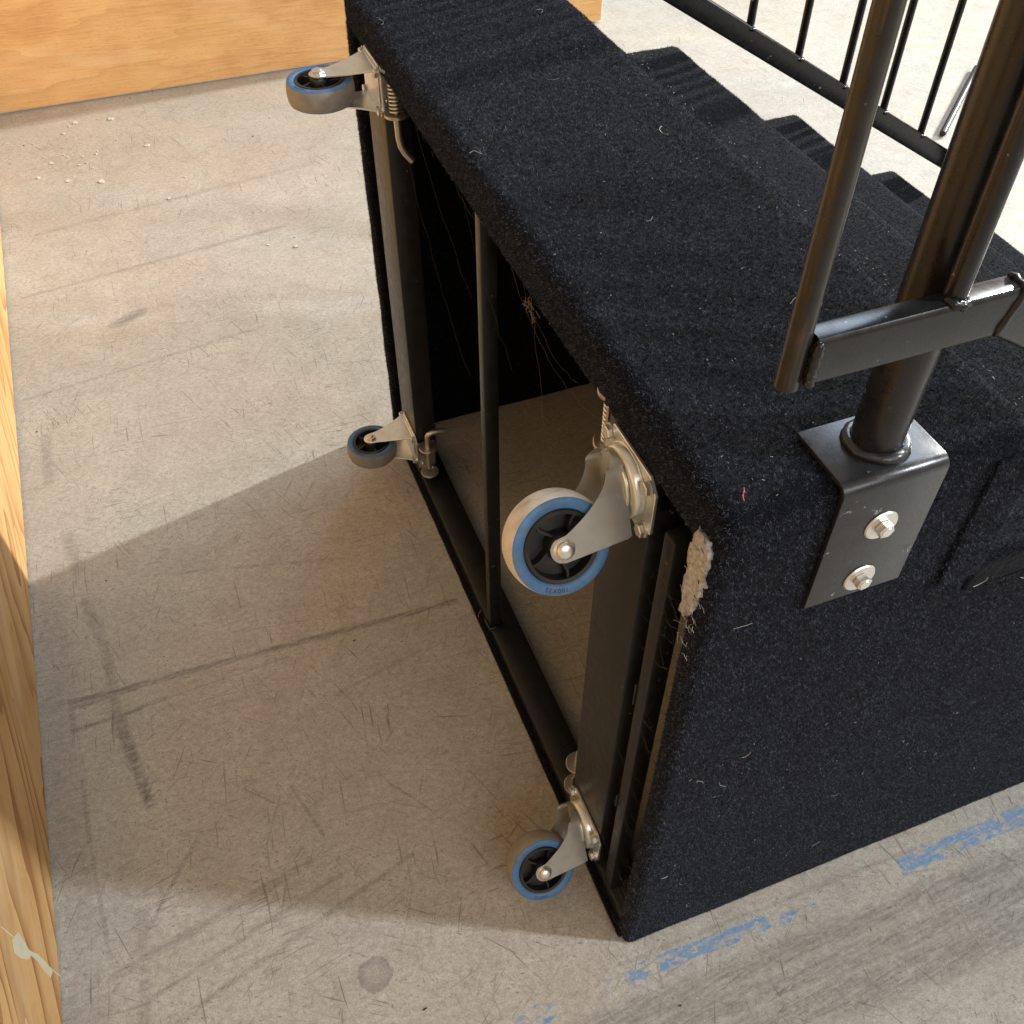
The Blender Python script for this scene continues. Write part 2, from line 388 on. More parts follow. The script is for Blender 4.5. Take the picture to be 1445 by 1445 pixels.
def pile_of(o, dens, parent, length=(.0018, .0036), width=.00052, keep=None):
    me = o.data; me.calc_loop_triangles()
    nv = len(me.vertices); co = np.empty(nv*3); me.vertices.foreach_get('co', co); co = co.reshape(-1, 3)
    nt = len(me.loop_triangles); tri = np.empty(nt*3, dtype=np.int32); me.loop_triangles.foreach_get('vertices', tri); tri = tri.reshape(-1, 3)
    a, b, c = co[tri[:, 0]], co[tri[:, 1]], co[tri[:, 2]]
    nr = np.cross(b-a, c-a); ar = np.linalg.norm(nr, axis=1)*.5; nr = nr/np.maximum(1e-12, ar*2)[:, None]
    cen = (a+b+c)/3
    wgt = dens(cen, nr) if callable(dens) else np.full(nt, float(dens))
    cnt = rng.poisson(ar*wgt); idx = np.repeat(np.arange(nt), cnt); N = len(idx)
    r1 = np.sqrt(rng.random(N))[:, None]; r2 = rng.random(N)[:, None]
    P = a[idx]*(1-r1) + b[idx]*(r1*(1-r2)) + c[idx]*(r1*r2); n = nr[idx]
    # tufts lean together: direction comes from a coarse random lattice
    cell = np.floor((P+rng.normal(size=P.shape)*.0004)/.0027).astype(np.int64)
    hsh = (cell[:, 0]*73856093 ^ cell[:, 1]*19349663 ^ cell[:, 2]*83492791) & 0xffff
    tab = rng.normal(size=(65536, 3)); tuft = tab[hsh]; tone = rng.random(65536)[hsh]
    d = n*.62 + .62*tuft*.6 + rng.normal(size=(N, 3))*.42
    d -= n*np.minimum(0, (d*n).sum(1)-.15)[:, None]
    d /= np.linalg.norm(d, axis=1)[:, None]
    L = rng.uniform(*length, N)[:, None]
    sd = np.cross(d, rng.normal(size=(N, 3))); sd /= np.maximum(1e-9, np.linalg.norm(sd, axis=1))[:, None]
    wv = sd*(width*rng.uniform(.6, 1.2, N))[:, None]
    V = np.empty((N, 3, 3)); V[:, 0] = P-wv*.5-n*.0004; V[:, 1] = P+wv*.5-n*.0004; V[:, 2] = P+d*L
    mesh = bpy.data.meshes.new('carpet_pile')
    mesh.vertices.add(N*3); mesh.vertices.foreach_set('co', V.ravel())
    mesh.loops.add(N*3); mesh.loops.foreach_set('vertex_index', np.arange(N*3, dtype=np.int32))
    mesh.polygons.add(N); mesh.polygons.foreach_set('loop_start', np.arange(0, N*3, 3, dtype=np.int32))
    mesh.update(calc_edges=True)
    at = mesh.attributes.new('shade', 'FLOAT', 'POINT')
    s = np.clip(.42*rng.random(N) + .58*tone, 0, .93); lit = rng.random(N) < .0005; s[lit] = 1.0
    at.data.foreach_set('value', np.repeat(s, 3).astype(np.float32))
    mesh.materials.append(M['pile'])
    q = link(bpy.data.objects.new('carpet_pile', mesh), parent); q['kind'] = 'stuff'
    return q

# platform and treads: carpeted slabs with rounded nosings
def slab(x0, x1, z, th, rad, step):
    bm = bmesh.new(); box(bm, (x0, 0, z-th), (x1, W, z))
    es = [e for e in bm.edges if max(v.co.z for v in e.verts) > z-1e-6 and not (abs(e.verts[0].co.z-e.verts[1].co.z) > .01 and min(v.co.x for v in e.verts) > x0+.01 and False)]
    bmesh.ops.bevel(bm, geom=es, offset=rad, segments=4, profile=.5, affect='EDGES')
    cuts(bm, step, (x0, 0, z-th), (x1, W, z)); wobble(bm, .0016, 9, .0008, 50, z-th)
    return bm
plat = obj('tread', slab(0, D1, H, .053, .017, .02), 'carpet', ST, True, 55)
plat['label'] = 'wide black carpeted top landing'
pile_of(plat, lambda c, n: np.where(n[:, 2] < -.3, 2e3, 1.0e6), plat)
for k in range(1, 5):
    tr = obj('tread', slab(D1+RUN*(k-1), D1+RUN*k, H-RISE*k, .045, .011, .03), 'carpet', ST, True, 55)
    pile_of(tr, lambda c, n: np.where(n[:, 2] > .2, 3.6e5, 4e4), tr, (.002, .004), .0006)
for k in range(0, 5):
    x = D1+RUN*k
    bm = bmesh.new(); zt = H-RISE*k-(.053 if k == 0 else .045)
    zb = H-RISE*(k+1)-.045 if k < 4 else 0.001
    box(bm, (x-.026, .031, zb), (x-.0025, W-.031, zt-.001), .001, 1)
    obj('riser', bm, 'carpet', ST)
# side panels: stepped outline
def side(y0, y1):
    pts = [(0, 0), (D1+RUN*4-.004, 0)]
    for k in range(4, 0, -1):
        z = H-RISE*k-.045
        pts += [(D1+RUN*k-.004, z), (D1+RUN*(k-1)-.004 if k > 1 else D1-.004, z)]
    pts += [(D1-.004, H-.053), (0, H-.053)]
    cl = []
    for q in pts:
        if not cl or (abs(cl[-1][0]-q[0])+abs(cl[-1][1]-q[1])) > 1e-5: cl.append(q)
    bm = bmesh.new(); extrude_poly(bm, cl, 'y', y0, y1)
    es = [e for e in bm.edges if all(abs(v.co.x) < 1e-6 for v in e.verts) and abs(e.verts[0].co.z-e.verts[1].co.z) > .1]
    bmesh.ops.bevel(bm, geom=es, offset=.011, segments=3, profile=.5, affect='EDGES')
    cuts(bm, .025, (0, y0, 0), (1.5, y1, H))
    wobble(bm, .0016, 9, .0008, 50)
    for v in bm.verts: v.co.z = max(v.co.z, .001)
    return bm
sn = obj('side_panel', side(0, .030), 'carpet', ST, True, 55)
pile_of(sn, lambda c, n: np.where(n[:, 1] > .5, 1e3, np.where(c[:, 0] < .8, 7.5e5, 2e5)), sn)
sf = obj('side_panel', side(W-.030, W), 'carpet', ST, True, 55)
pile_of(sf, lambda c, n: np.where(n[:, 0] < -.3, 4e5, 6e4), sf, (.002, .004), .0007)
# folded carpet seam on the near side of the landing
bm = bmesh.new(); box(bm, (.262, -.0045, .724), (.311, .002, .895), .002, 2); cuts(bm, .02, (.262, -.0045, .724), (.311, .002, .895)); wobble(bm, .0012, 30)
fo = obj('carpet_fold', bm, 'carpet', ST, True); pile_of(fo, lambda c, n: np.where(n[:, 1] > .5, 0, 8e5), fo)
# carpet turned under along the bottom of the open back
bm = bmesh.new(); box(bm, (-.006, .012, .001), (.004, W-.012, .012), .003, 2); cuts(bm, .03, (-.006, .012, .001), (.004, W-.03, .012)); wobble(bm, .0014, 25)
for v in bm.verts: v.co.z = max(v.co.z, .001)
hm = obj('carpet_hem', bm, 'carpet', ST, True); pile_of(hm, 3e5, hm)

# steel frame in the open back
def steel(name, lo, hi, bev=.003):
    bm = bmesh.new(); box(bm, lo, hi, bev, 2); return obj(name, bm, 'frame', ST, True, 40)
steel('bottom_rail', (.005, .031, .003), (.056, W-.031, .034))
steel('top_rail', (.060, .031, .825), (.095, W-.031, .861))
steel('frame_post', (0, .110, .0345), (.042, .205, .8145), .004)['label'] = 'wide black steel upright behind the two swivel castors'
steel('frame_post', (0, .995, .0345), (.042, 1.097, .8145), .004)['label'] = 'wide black steel upright behind the two rigid castors'
for lo, hi in (((0, .110, .8150), (.0115, .205, .8615)), ((0, .995, .8150), (.0115, 1.097, .8615))): steel('mounting_pad', lo, hi, .002)
steel('middle_post', (.003, .576, .0345), (.025, .594, .8610), .002)
steel('edge_tube', (.004, .069, .0345), (.028, .089, .8145), .003)
# torn tape strips on the edge tube
for z0, z1 in ((.52, .56), (.27, .30)):
    bm = bmesh.new(); box(bm, (.002, .0885, z0), (.014, .0905, z1), .0006, 1); wobble(bm, .001, 80); obj('tape_scrap', bm, 'frame', ST)
# weld at the foot of the middle post
bm = bmesh.new(); tube(bm, [(.026, .5735, .036), (.001, .5735, .036), (.001, .597, .036)], .0032, 8)
wobble(bm, .0015, 120); obj('weld', bm, 'frame', ST, True)

# torn corner: pale padding shows through the carpet
bm = bmesh.new()
cs = [onplane(x, y, 0, -.003) for x, y in ((984, 748), (1000, 765), (999, 800), (986, 842), (972, 868), (958, 866), (966, 815), (975, 770))]
ring = [bm.verts.new(Vector((-.004 + (.010 if c.y < -.002 else 0), max(c.y, -.006), c.z))) for c in cs]
f = bm.faces.new(ring); r = bmesh.ops.extrude_face_region(bm, geom=[f])
for v in [g for g in r['geom'] if isinstance(g, bmesh.types.BMVert)]: v.co.x += .007
bmesh.ops.triangulate(bm, faces=bm.faces[:])
bmesh.ops.subdivide_edges(bm, edges=bm.edges[:], cuts=4, use_grid_fill=True)
bm.normal_update()
for v in bm.verts:
    v.co += Vector((-1, -.3, 0))*(.0022*noise.noise(v.co*90) + .0022*noise.noise(v.co*300)) + Vector((0, .0045*noise.noise(v.co*170+Vector((9, 0, 0))), .007*noise.noise(v.co*170)))
pad = obj('torn_padding', bm, 'felt', ST, True); pad['label'] = 'pale torn padding at the worn carpet corner'
def strands(name, mat, paths, r, parent, n=4):
    bm = bmesh.new()
    for pts in paths: tube(bm, pts, r*random.uniform(.6, 1.3), n)
    o = obj(name, bm, mat, parent); o['kind'] = 'stuff'; return o
def curl(c, n, size, seg=7, lift=.0025):
    u, v = frame_of(n); a = random.uniform(0, 6.28); pts = []; p = Vector(c)+Vector(n)*lift; k = random.uniform(-.42, .42)
    for i in range(seg):
        pts.append(p.copy()); p = p + (u*math.cos(a)+v*math.sin(a))*size/seg + Vector(n)*random.uniform(-.0006, .0006); a += k + random.uniform(-.35, .35)
    return pts
strands('loose_fibre', 'felt', [curl(Vector((-.007, random.uniform(-.002, .026), random.uniform(.735, .845))), (-1, 0, 0), random.uniform(.005, .012)) for _ in range(45)], .00016, pad)

# lint and threads lying on the carpet
lp = []
for _ in range(220): lp.append(curl((random.uniform(.01, .3), random.uniform(.01, 1.19), H+.001), (0, 0, 1), random.choice((.0010, .0012, .0015, .002, .002, .003)), 4))
for _ in range(9): lp.append(curl((random.uniform(.01, .3), random.uniform(.01, 1.19), H+.002), (0, 0, 1), random.uniform(.012, .03), 9))
for _ in range(100):
    lp.append(curl((random.uniform(.02, .9), -.0035, random.uniform(.02, .36)+.3*random.random()), (0, -1, 0), random.choice((.0015, .002, .003, .005)), 4))
for _ in range(12): lp.append(curl((random.uniform(.02, .4), -.004, random.uniform(.05, .85)), (0, -1, 0), random.uniform(.008, .022), 8))
for k in range(1, 4):
    for _ in range(60): lp.append(curl((D1+RUN*(k-1)+random.uniform(.02, .28), random.uniform(.02, 1.18), H-RISE*k+.0015), (0, 0, 1), random.uniform(.002, .005), 4))
for _ in range(120):      # frayed nosing edge
    lp.append(curl((D1-random.uniform(-.001, .008), random.uniform(.01, 1.19), H-random.uniform(-.001, .004)), (.5, 0, .9), random.uniform(.002, .005), 4))
strands('lint', 'lint', lp, .00020, ST, 3)
strands('red_thread', 'red', [curl(onplane(1048, 690, 2, H+.001), (0, -.4, 1), .016, 8), curl((-.004, .632, .014), (-1, 0, .5), .03, 12), curl((-.002, .62, .012), (-1, 0, .5), .02, 9), curl((-.003, .34, .87), (-1, 0, 0), .004, 4)], .0006, ST, 5)
# dusty cobwebs under the landing edge and along the near upright
wb = []
def sag(a, b, s, n=12):
    a, b = Vector(a), Vector(b); out = []
    for i in range(n+1):
        t = i/n; p = a.lerp(b, t); p.z -= s*4*t*(1-t); p += Vector((random.uniform(-1, 1), random.uniform(-1, 1), random.uniform(-1, 1)))*.0018; out.append(p)
    return out
for _ in range(4):
    y = random.uniform(.25, 1.0); wb.append(sag((random.uniform(.0, .012), y, .861), (random.uniform(.01, .05), y-random.uniform(.02, .16), random.uniform(.58, .82)), random.uniform(0, .02)))
wb.append(sag((-.003, .93, .86), (.01, .66, .55), .03, 20)); wb.append(sag((-.003, .46, .862), (-.003, .22, .84), .03, 16)); wb.append(sag((-.004, .42, .865), (-.004, .24, .858), .026, 16))
for _ in range(26):
    z = random.uniform(.02, .8); wb.append(sag((-.003, random.uniform(.015, .032), z), (.002, random.uniform(.05, .11), z+random.uniform(-.06, .05)), random.uniform(-.004, .01), 8))
for _ in range(60): wb.append(curl((random.uniform(-.006, .004), random.uniform(.0, .034), random.uniform(.0, .30)**1.2+.01), (-1, -.2, 0), random.uniform(.008, .03), 8))
for _ in range(40): wb.append(curl((-.003, random.uniform(.03, 1.15), random.uniform(.862, .872)), (-1, 0, 0), random.uniform(.003, .016), 6))
for _ in range(24): wb.append(curl((-.002, random.uniform(1.10, 1.17), random.uniform(.15, .85)), (-1, 0, 0), random.uniform(.01, .04), 8))
for _ in range(18): wb.append(curl((-.001, random.uniform(.115, .2), random.uniform(.2, .7)), (-1, 0, 0), random.uniform(.004, .02), 6))
strands('cobweb', 'web', wb, .00011, ST, 3)
bm = bmesh.new(); c = onplane(752, 436, 0, .004)
for _ in range(22): tube(bm, curl(c+Vector((random.uniform(-.003, .003), random.uniform(-.012, .012), random.uniform(-.006, .006))), (-1, 0, 0), .014, 6), .0005, 3)
o = obj('dust_tuft', bm, 'web', ST); o['kind'] = 'stuff'

# ------------------------------------------------------------------ castors
def plate_mesh(pw, ph):
    bm = bmesh.new(); c = .014
    pts = [(-pw+c, -ph), (pw-c, -ph), (pw, -ph+c), (pw, ph-c), (pw-c, ph), (-pw+c, ph), (-pw, ph-c), (-pw, -ph+c)]
    extrude_poly(bm, pts, 'z', .0005, .0040, .0006, 1); return bm
def hexhead(bm, c, r, h, rot=0.0):
    pts = [(c[0]+r*math.cos(rot+i*math.pi/3), c[1]+r*math.sin(rot+i*math.pi/3)) for i in range(6)]
    extrude_poly(bm, pts, 'z', c[2], c[2]+h, .0008, 1)
AX = .083
def leg_outline_swivel(n=40):
    """columns (t, top, low) for the swivel fork cheek: t = trail direction, values = distance from the plate"""
    ta, rb = .040, .0135; out = []
    for i in range(n+1):
        t = -.022 + (ta+rb+.022)*i/n
        if t <= ta:
            s = (t+.022)/(ta-.004+.022)
            low = .034 + (AX+rb-.034)*max(0, min(1, s))**1.9
            if t > ta-rb*.9: low = max(low, AX+math.sqrt(max(0, rb*rb-(t-ta)**2)))
            low = min(low, AX+rb)
        else: low = AX+math.sqrt(max(0, rb*rb-(t-ta)**2))
        top = .0165 if t <= .0475 else .0165 + (AX-.0165)*((t-.0475)/(ta+rb-.0475))
        out.append((t, top, max(low, top+.0008)))
    return out
def fork_swivel():
    bm = bmesh.new(); a = .0225; cols = []
    L = leg_outline_swivel()
    for t, top, low in L[::-1]: cols.append((a + .004*max(0, (.045-low)/.045), t, top, low))
    for i in range(1, 14):
        th = math.pi*i/14; rr = a+.003
        low = .034 - .013*math.sin(th)
        cols.append((rr*math.cos(th), -.022-.013*math.sin(th), .0165, low))
    for t, top, low in L: cols.append((-a - .004*max(0, (.045-low)/.045), t, top, low))
    rows = 5; grid = []
    for x, t, top, low in cols: grid.append([bm.verts.new((x, -t, top+(low-top)*j/rows)) for j in range(rows+1)])
    for i in range(len(grid)-1):
        for j in range(rows): bm.faces.new((grid[i][j], grid[i+1][j], grid[i+1][j+1], grid[i][j+1]))
    bmesh.ops.solidify(bm, geom=bm.faces[:], thickness=.0026)
    # crown that joins the cheeks under the race
    rim = [(.028*math.cos(2*math.pi*i/40), .030*math.sin(2*math.pi*i/40)+.002) for i in range(40)]
    extrude_poly(bm, rim, 'z', .0150, .0182, .001, 1)
    return bm
def fork_rigid():
    bm = bmesh.new(); rb = .0140
    pts = []
    n = 14
    for i in range(n+1):
        s = i/n; pts.append((-.041+(.041-rb)*(1-(1-s)**1.35), .004+(AX-.004)*s**1.1))
    for i in range(1, 12): th = math.pi - math.pi*i/12; pts.append((rb*math.cos(th), AX+rb*math.sin(th)))
    for i in range(n, -1, -1):
        s = i/n; pts.append((.041-(.041-rb)*(1-(1-s)**1.35), .004+(AX-.004)*s**1.1))
    for sg in (-1, 1):
        b2 = bmesh.new(); extrude_poly(b2, pts, 'x', -.0013, .0013, .0005, 1)
        for v in b2.verts:
            k = max(0, (AX-.018-v.co.z)/(AX-.018)); v.co.x += sg*(.0225+.009*k**1.4)
        me = bpy.data.meshes.new('tmp'); b2.to_mesh(me); b2.free(); bm.from_mesh(me); bpy.data.meshes.remove(me)
    box(bm, (-.0325, -.0405, .0042), (.0325, .0405, .0068), .001, 1)
    return bm
def wheel_tread():
    bm = bmesh.new()
    lathe(bm, [(.0462, -.0152), (.0474, -.0150), (.0486, -.0120), (.0496, -.006), (.0499, 0), (.0496, .006), (.0486, .0120), (.0474, .0150), (.0462, .0152), (.0456, .010), (.0456, -.010)], 'x', 64, True); return bm
def wheel_side():
    bm = bmesh.new()
    h = [(.0366, .0146), (.0385, .0162), (.0430, .0166), (.0462, .0162), (.0476, .0152), (.0454, .0100)]
    lathe(bm, [(r, -a) for r, a in h]+[(r, a) for r, a in h[::-1]], 'x', 64, True)
    return bm
def wheel_hub():
    bm = bmesh.new()
    lathe(bm, [(.0364, -.0150), (.0364, .0150), (.0352, .0164), (.0318, .0160), (.0305, .0075), (.0305, -.0075), (.0318, -.0160), (.0352, -.0164)], 'x', 64, True)
    lathe(bm, [(.0045, -.0195), (.0125, -.0195), (.0140, -.017), (.0145, -.005), (.0145, .005), (.0140, .017), (.0125, .0195), (.0045, .0195)], 'x', 40, True)
    lathe(bm, [(.0140, -.0035), (.031, -.0035), (.031, .0035), (.0140, .0035)], 'x', 48, True)
    for i in range(5):
        th = 2*math.pi*i/5 + .5; pts = []
        for j in range(6):
            r = .013+.0185*j/5; q = th+.22*math.sin(j/5*2.2)
            pts.append((r, q))
        for x in (-1, 1):
            L = [[bm.verts.new((x*.003, r*math.cos(q)+sd*.0017*math.sin(q), r*math.sin(q)-sd*.0017*math.cos(q))) for sd in (-1, 1)] for r, q in pts]
            U = [[bm.verts.new((x*.0138, r*math.cos(q)+sd*.0012*math.sin(q), r*math.sin(q)-sd*.0012*math.cos(q))) for sd in (-1, 1)] for r, q in pts]
            for j in range(5):
                bm.faces.new((U[j][0], U[j+1][0], U[j+1][1], U[j][1])); bm.faces.new((L[j][0], L[j+1][0], U[j+1][0], U[j][0])); bm.faces.new((L[j][1], L[j+1][1], U[j+1][1], U[j][1]))
    return bm
def text_ring(txt, rad, size, centre):
    cu = bpy.data.curves.new('t', 'FONT'); cu.body = txt; cu.size = size; cu.extrude = .00015; cu.align_x = 'CENTER'; cu.space_character = 1.15
    to = bpy.data.objects.new('t', cu); COL.objects.link(to); bpy.context.view_layer.update()
    me = bpy.data.meshes.new_from_object(to.evaluated_get(bpy.context.evaluated_depsgraph_get()))
    bpy.data.objects.remove(to); bpy.data.curves.remove(cu)
    bm = bmesh.new(); bm.from_mesh(me); bpy.data.meshes.remove(me)
    for v in bm.verts:                      # letters stand outward, read round the wheel
        r = rad+v.co.y; th = centre - v.co.x/rad; v.co = Vector((.01665+v.co.z, r*math.cos(th), r*math.sin(th)))
    return bm
def castor(yc, zc, phi, rigid, label, tread):
    pw, ph = (.0505, .0385)
    bm = plate_mesh(pw, ph)
    c = obj('castor', bm, 'zinc_clean' if rigid else 'zinc', ST, True, 35)
    c.matrix_local = Matrix(((0, 0, -1, 0), (-1, 0, 0, yc), (0, 1, 0, zc), (0, 0, 0, 1)))     # local z points out of the back
    c['label'] = label
    rot = Matrix.Rotation(phi, 4, 'Z'); zm = 'zinc_clean' if rigid else 'zinc'
    def sub(name, bm, mat, smooth=True, ang=38, spin=True, off=None):
        o = obj(name, bm, mat, c, smooth, ang)
        mt = rot.copy() if spin else Matrix.Identity(4)
        if off is not None: mt = mt @ Matrix.Translation(off)
        o.matrix_local = mt; return o
    for sx in (-1, 1):
        for sy in (-1, 1):
            bm = bmesh.new(); hexhead(bm, (sx*.0395, sy*.0275, .0058), .0072, .0052, random.random())
            pts = [(sx*.0395+.0085*math.cos(i*math.pi/8), sy*.0275+.0085*math.sin(i*math.pi/8)) for i in range(16)]
            extrude_poly(bm, pts, 'z', .0041, .0057); sub('plate_bolt', bm, 'bolt', True, 30, False)
    tr = .040 if not rigid else 0.0
    if not rigid:
        bm = bmesh.new(); lathe(bm, [(.012, .0042), (.0372, .0042), (.0374, .0052), (.0362, .0056), (.0358, .0118), (.0346, .0136), (.0325, .0144), (.012, .0148)], 'z', 56, True); sub('swivel_race', bm, 'zinc', True, 50)
        sub('fork', fork_swivel(), zm)
        bm = bmesh.new(); hexhead(bm, (0, 0, .0184), .009, .006); lathe(bm, [(.001, .0183), (.016, .0183), (.013, .022), (.001, .0225)], 'z', 24); sub('king_pin', bm, 'rust', True, 30)
    else:
        sub('fork', fork_rigid(), zm)
    off = (0, -tr, AX)
    sub('tread', wheel_tread(), tread, off=off); sub('tyre', wheel_side(), 'blue_rubber', off=off); sub('hub', wheel_hub(), 'hub', off=off)
    # stamped size, low on the tyre
    sub('size_mark', text_ring('100X32', .0402, .0062, math.atan2(.28, -.95) if not rigid else 2.2), 'blue_mark', False, off=off)
    bm = bmesh.new(); h = [(.0002, .0295), (.005, .0290), (.0082, .0272), (.0088, .0262), (.0088, .0242), (.0112, .0218), (.0112, .0205), (.0043, .0205)]
    lathe(bm, [(r, -a) for r, a in h]+[(r, a) for r, a in h[::-1]], 'x', 28)
    if rigid: 
        pts = [(.0098*math.cos(i*math.pi/3), .0098*math.sin(i*math.pi/3)) for i in range(6)]
        extrude_poly(bm, pts, 'x', .0243, .0285, .0006, 1)
    sub('axle', bm, 'bolt', True, 35, off=off)
    return c
castor(.150, .824, R(28), False, 'swivel castor with dusty ivory tread beside the torn corner', 'tread_rubber')
castor(.152, .100, R(35), False, 'swivel castor hanging just above the floor under the near upright', 'tread_grey')
castor(1.030, .834, R(90), True, 'rigid castor under the far end of the landing', 'tread_grey')
castor(1.032, .108, R(90), True, 'rigid castor low on the far upright', 'tread_grey')

# drop bolts beside each castor
def washer(bm, c, r, h, n=20):
    pts = [(c[0]+r*math.cos(2*math.pi*i/n), c[1]+r*math.sin(2*math.pi*i/n)) for i in range(n)]
    extrude_poly(bm, pts, 'z', c[2], c[2]+h, .0006, 1)
def drop_bolt(x, y, z, spring, flip):
    """plate on the upright's face, two round ears, a bent pin"""
    bm = bmesh.new(); s = -1 if flip else 1
    box(bm, (x-.018, y+s*.016, z-.034), (x+.018, y+s*.0195, z+.034), .0012, 1)
    washer(bm, (x, y, z-.036), .0185, .0045); washer(bm, (x, y, z+.032), .0185, .0045)
    o = obj('drop_bolt', bm, 'zinc_dark', ST, True, 35)
    bm = bmesh.new()
    if spring: pts = [(x, y, z+.045), (x, y, z-.030), (x+.001, y, z-.070), (x+.003, y, z-.084), (x+.008, y-.002, z-.095), (x+.018, y-.004, z-.108)]
    else: pts = [(x, y, z-.022), (x, y, z+.040), (x, y, z+.062), (x+.003, y, z+.068), (x+.009, y, z+.071), (x+.038, y, z+.068)]
    tube(bm, pts, .0055, 14); q = obj('pin', bm, 'zinc_dark', o, True, 50)
    if spring:
        bm = bmesh.new(); T = 11
        tube(bm, [(x+.0095*math.cos(i*.5), y+.0095*math.sin(i*.5), z-.031+.062*i/(T*12.566)) for i in range(int(T*12.566))], .0017, 6); obj('spring', bm, 'bolt', o, True)
    else:
        bm = bmesh.new(); tube(bm, [(x-.001, y, z-.020), (x+.014, y-.003, z-.022)], .003, 10); obj('cross_pin', bm, 'zinc_dark', o, True)
    for dz in (-.018, .018):
        bm = bmesh.new(); tube(bm, [(x-.010, y+s*.0155, z+dz), (x-.010, y+s*.011, z+dz)], [.0042, .003], 10); obj('rivet', bm, 'bolt', o, True)
drop_bolt(.014, .975, .838, True, False)
drop_bolt(.018, .975, .088, False, False)
drop_bolt(.016, .225, .832, True, True)
drop_bolt(.016, .225, .105, False, True)

# ------------------------------------------------------------------ railings (bolted to the stairs)
def rail_z(x): return 1.069 if x <= .187 else 1.069-(RISE/RUN)*(x-.187)
def rect_sweep(bm, path, hw, hh, y, rad=.005):
    """closed rounded rectangle swept along a path in the xz plane"""
    sec = []
    for cx, cz, a0 in ((hw-rad, hh-rad, 0), (-hw+rad, hh-rad, 90), (-hw+rad, -hh+rad, 180), (hw-rad, -hh+rad, 270)):
        for i in range(4): a = R(a0+i*30); sec.append((cx+rad*math.cos(a), cz+rad*math.sin(a)))
    rings = []
    for i, (x, z) in enumerate(path):
        d0 = Vector((path[i][0]-path[i-1][0], path[i][1]-path[i-1][1])).normalized() if i else None
        d1 = Vector((path[i+1][0]-x, path[i+1][1]-z)).normalized() if i < len(path)-1 else None
        d0 = d0 or d1; d1 = d1 or d0
        n0 = Vector((-d0.y, d0.x)); n1 = Vector((-d1.y, d1.x)); nm = (n0+n1).normalized(); k = 1/max(.3, nm.dot(n0))
        rings.append([bm.verts.new((x+nm.x*b*k, y+a, z+nm.y*b*k)) for a, b in sec])
    n = len(sec)
    for i in range(len(rings)-1):
        for k in range(n): bm.faces.new((rings[i][k], rings[i][(k+1) % n], rings[i+1][(k+1) % n], rings[i+1][k]))
    bm.faces.new(rings[0][::-1]); bm.faces.new(rings[-1])
def blob(bm, c, r, sq=(1, 1, 1), seed=0):
    st = len(bm.verts); res = bmesh.ops.create_icosphere(bm, subdivisions=3, radius=1)
    for v in res['verts']:
        d = 1+.35*noise.noise(v.co*2.4+Vector((seed, seed*2, 0))); v.co = Vector((v.co.x*sq[0], v.co.y*sq[1], v.co.z*sq[2]))*r*d + Vector(c)
def bracket(x0, x1, y0, s, ztop, label):
    """angle plate over the edge; s=+1 near side (plate faces -y), -1 far side"""
    th, rad = .006, .011
    prof = [(y0+s*.066, ztop+th)]
    for i in range(7):
        a = R(90+15*i); prof.append((y0-s*(th)+s*(rad+rad*math.cos(a)), ztop+th-rad+rad*math.sin(a)))
    prof += [(y0-s*th, ztop-.146), (y0-s*.0004, ztop-.146), (y0-s*.0004, ztop-.004)]
    prof += [(y0+s*.003, ztop+.0006), (y0+s*.066, ztop+.0006)]
    bm = bmesh.new(); extrude_poly(bm, prof, 'x', x0, x1, .0012, 2)
    es = [e for e in bm.edges if all(abs(v.co.y-(y0+s*.066)) < .002 for v in e.verts) and abs(e.verts[0].co.z-e.verts[1].co.z) > .002]
    b = obj('bracket', bm, 'bracket', ST, True, 35); b['label'] = label
    xm = (x0+x1)/2
    for dz in (-.053, -.123):
        bm = bmesh.new(); lathe(bm, [(.0003, 0), (.0158, 0), (.0160, .0008), (.0150, .0020), (.0003, .0022)], 'x', 36)
        wsh = obj('bolt', bm, 'bolt', b, True, 35)
        pts = [(.0078*math.cos(.35+i*math.pi/3+dz*9), .0078*math.sin(.35+i*math.pi/3+dz*9)) for i in range(6)]
        bm2 = bmesh.new(); bm2.from_mesh(wsh.data); extrude_poly(bm2, pts, 'x', .0022, .0095, .001, 2); lathe(bm2, [(.0002, .0096), (.0055, .0096), (.0052, .0101), (.0002, .0101)], 'x', 20)
        bm2.to_mesh(wsh.data); bm2.free()
        wsh.matrix_local = Matrix.Translation((xm, y0-s*(th+.0002), ztop+dz)) @ Matrix.Rotation(R(-90*s), 4, 'Z')
    return b
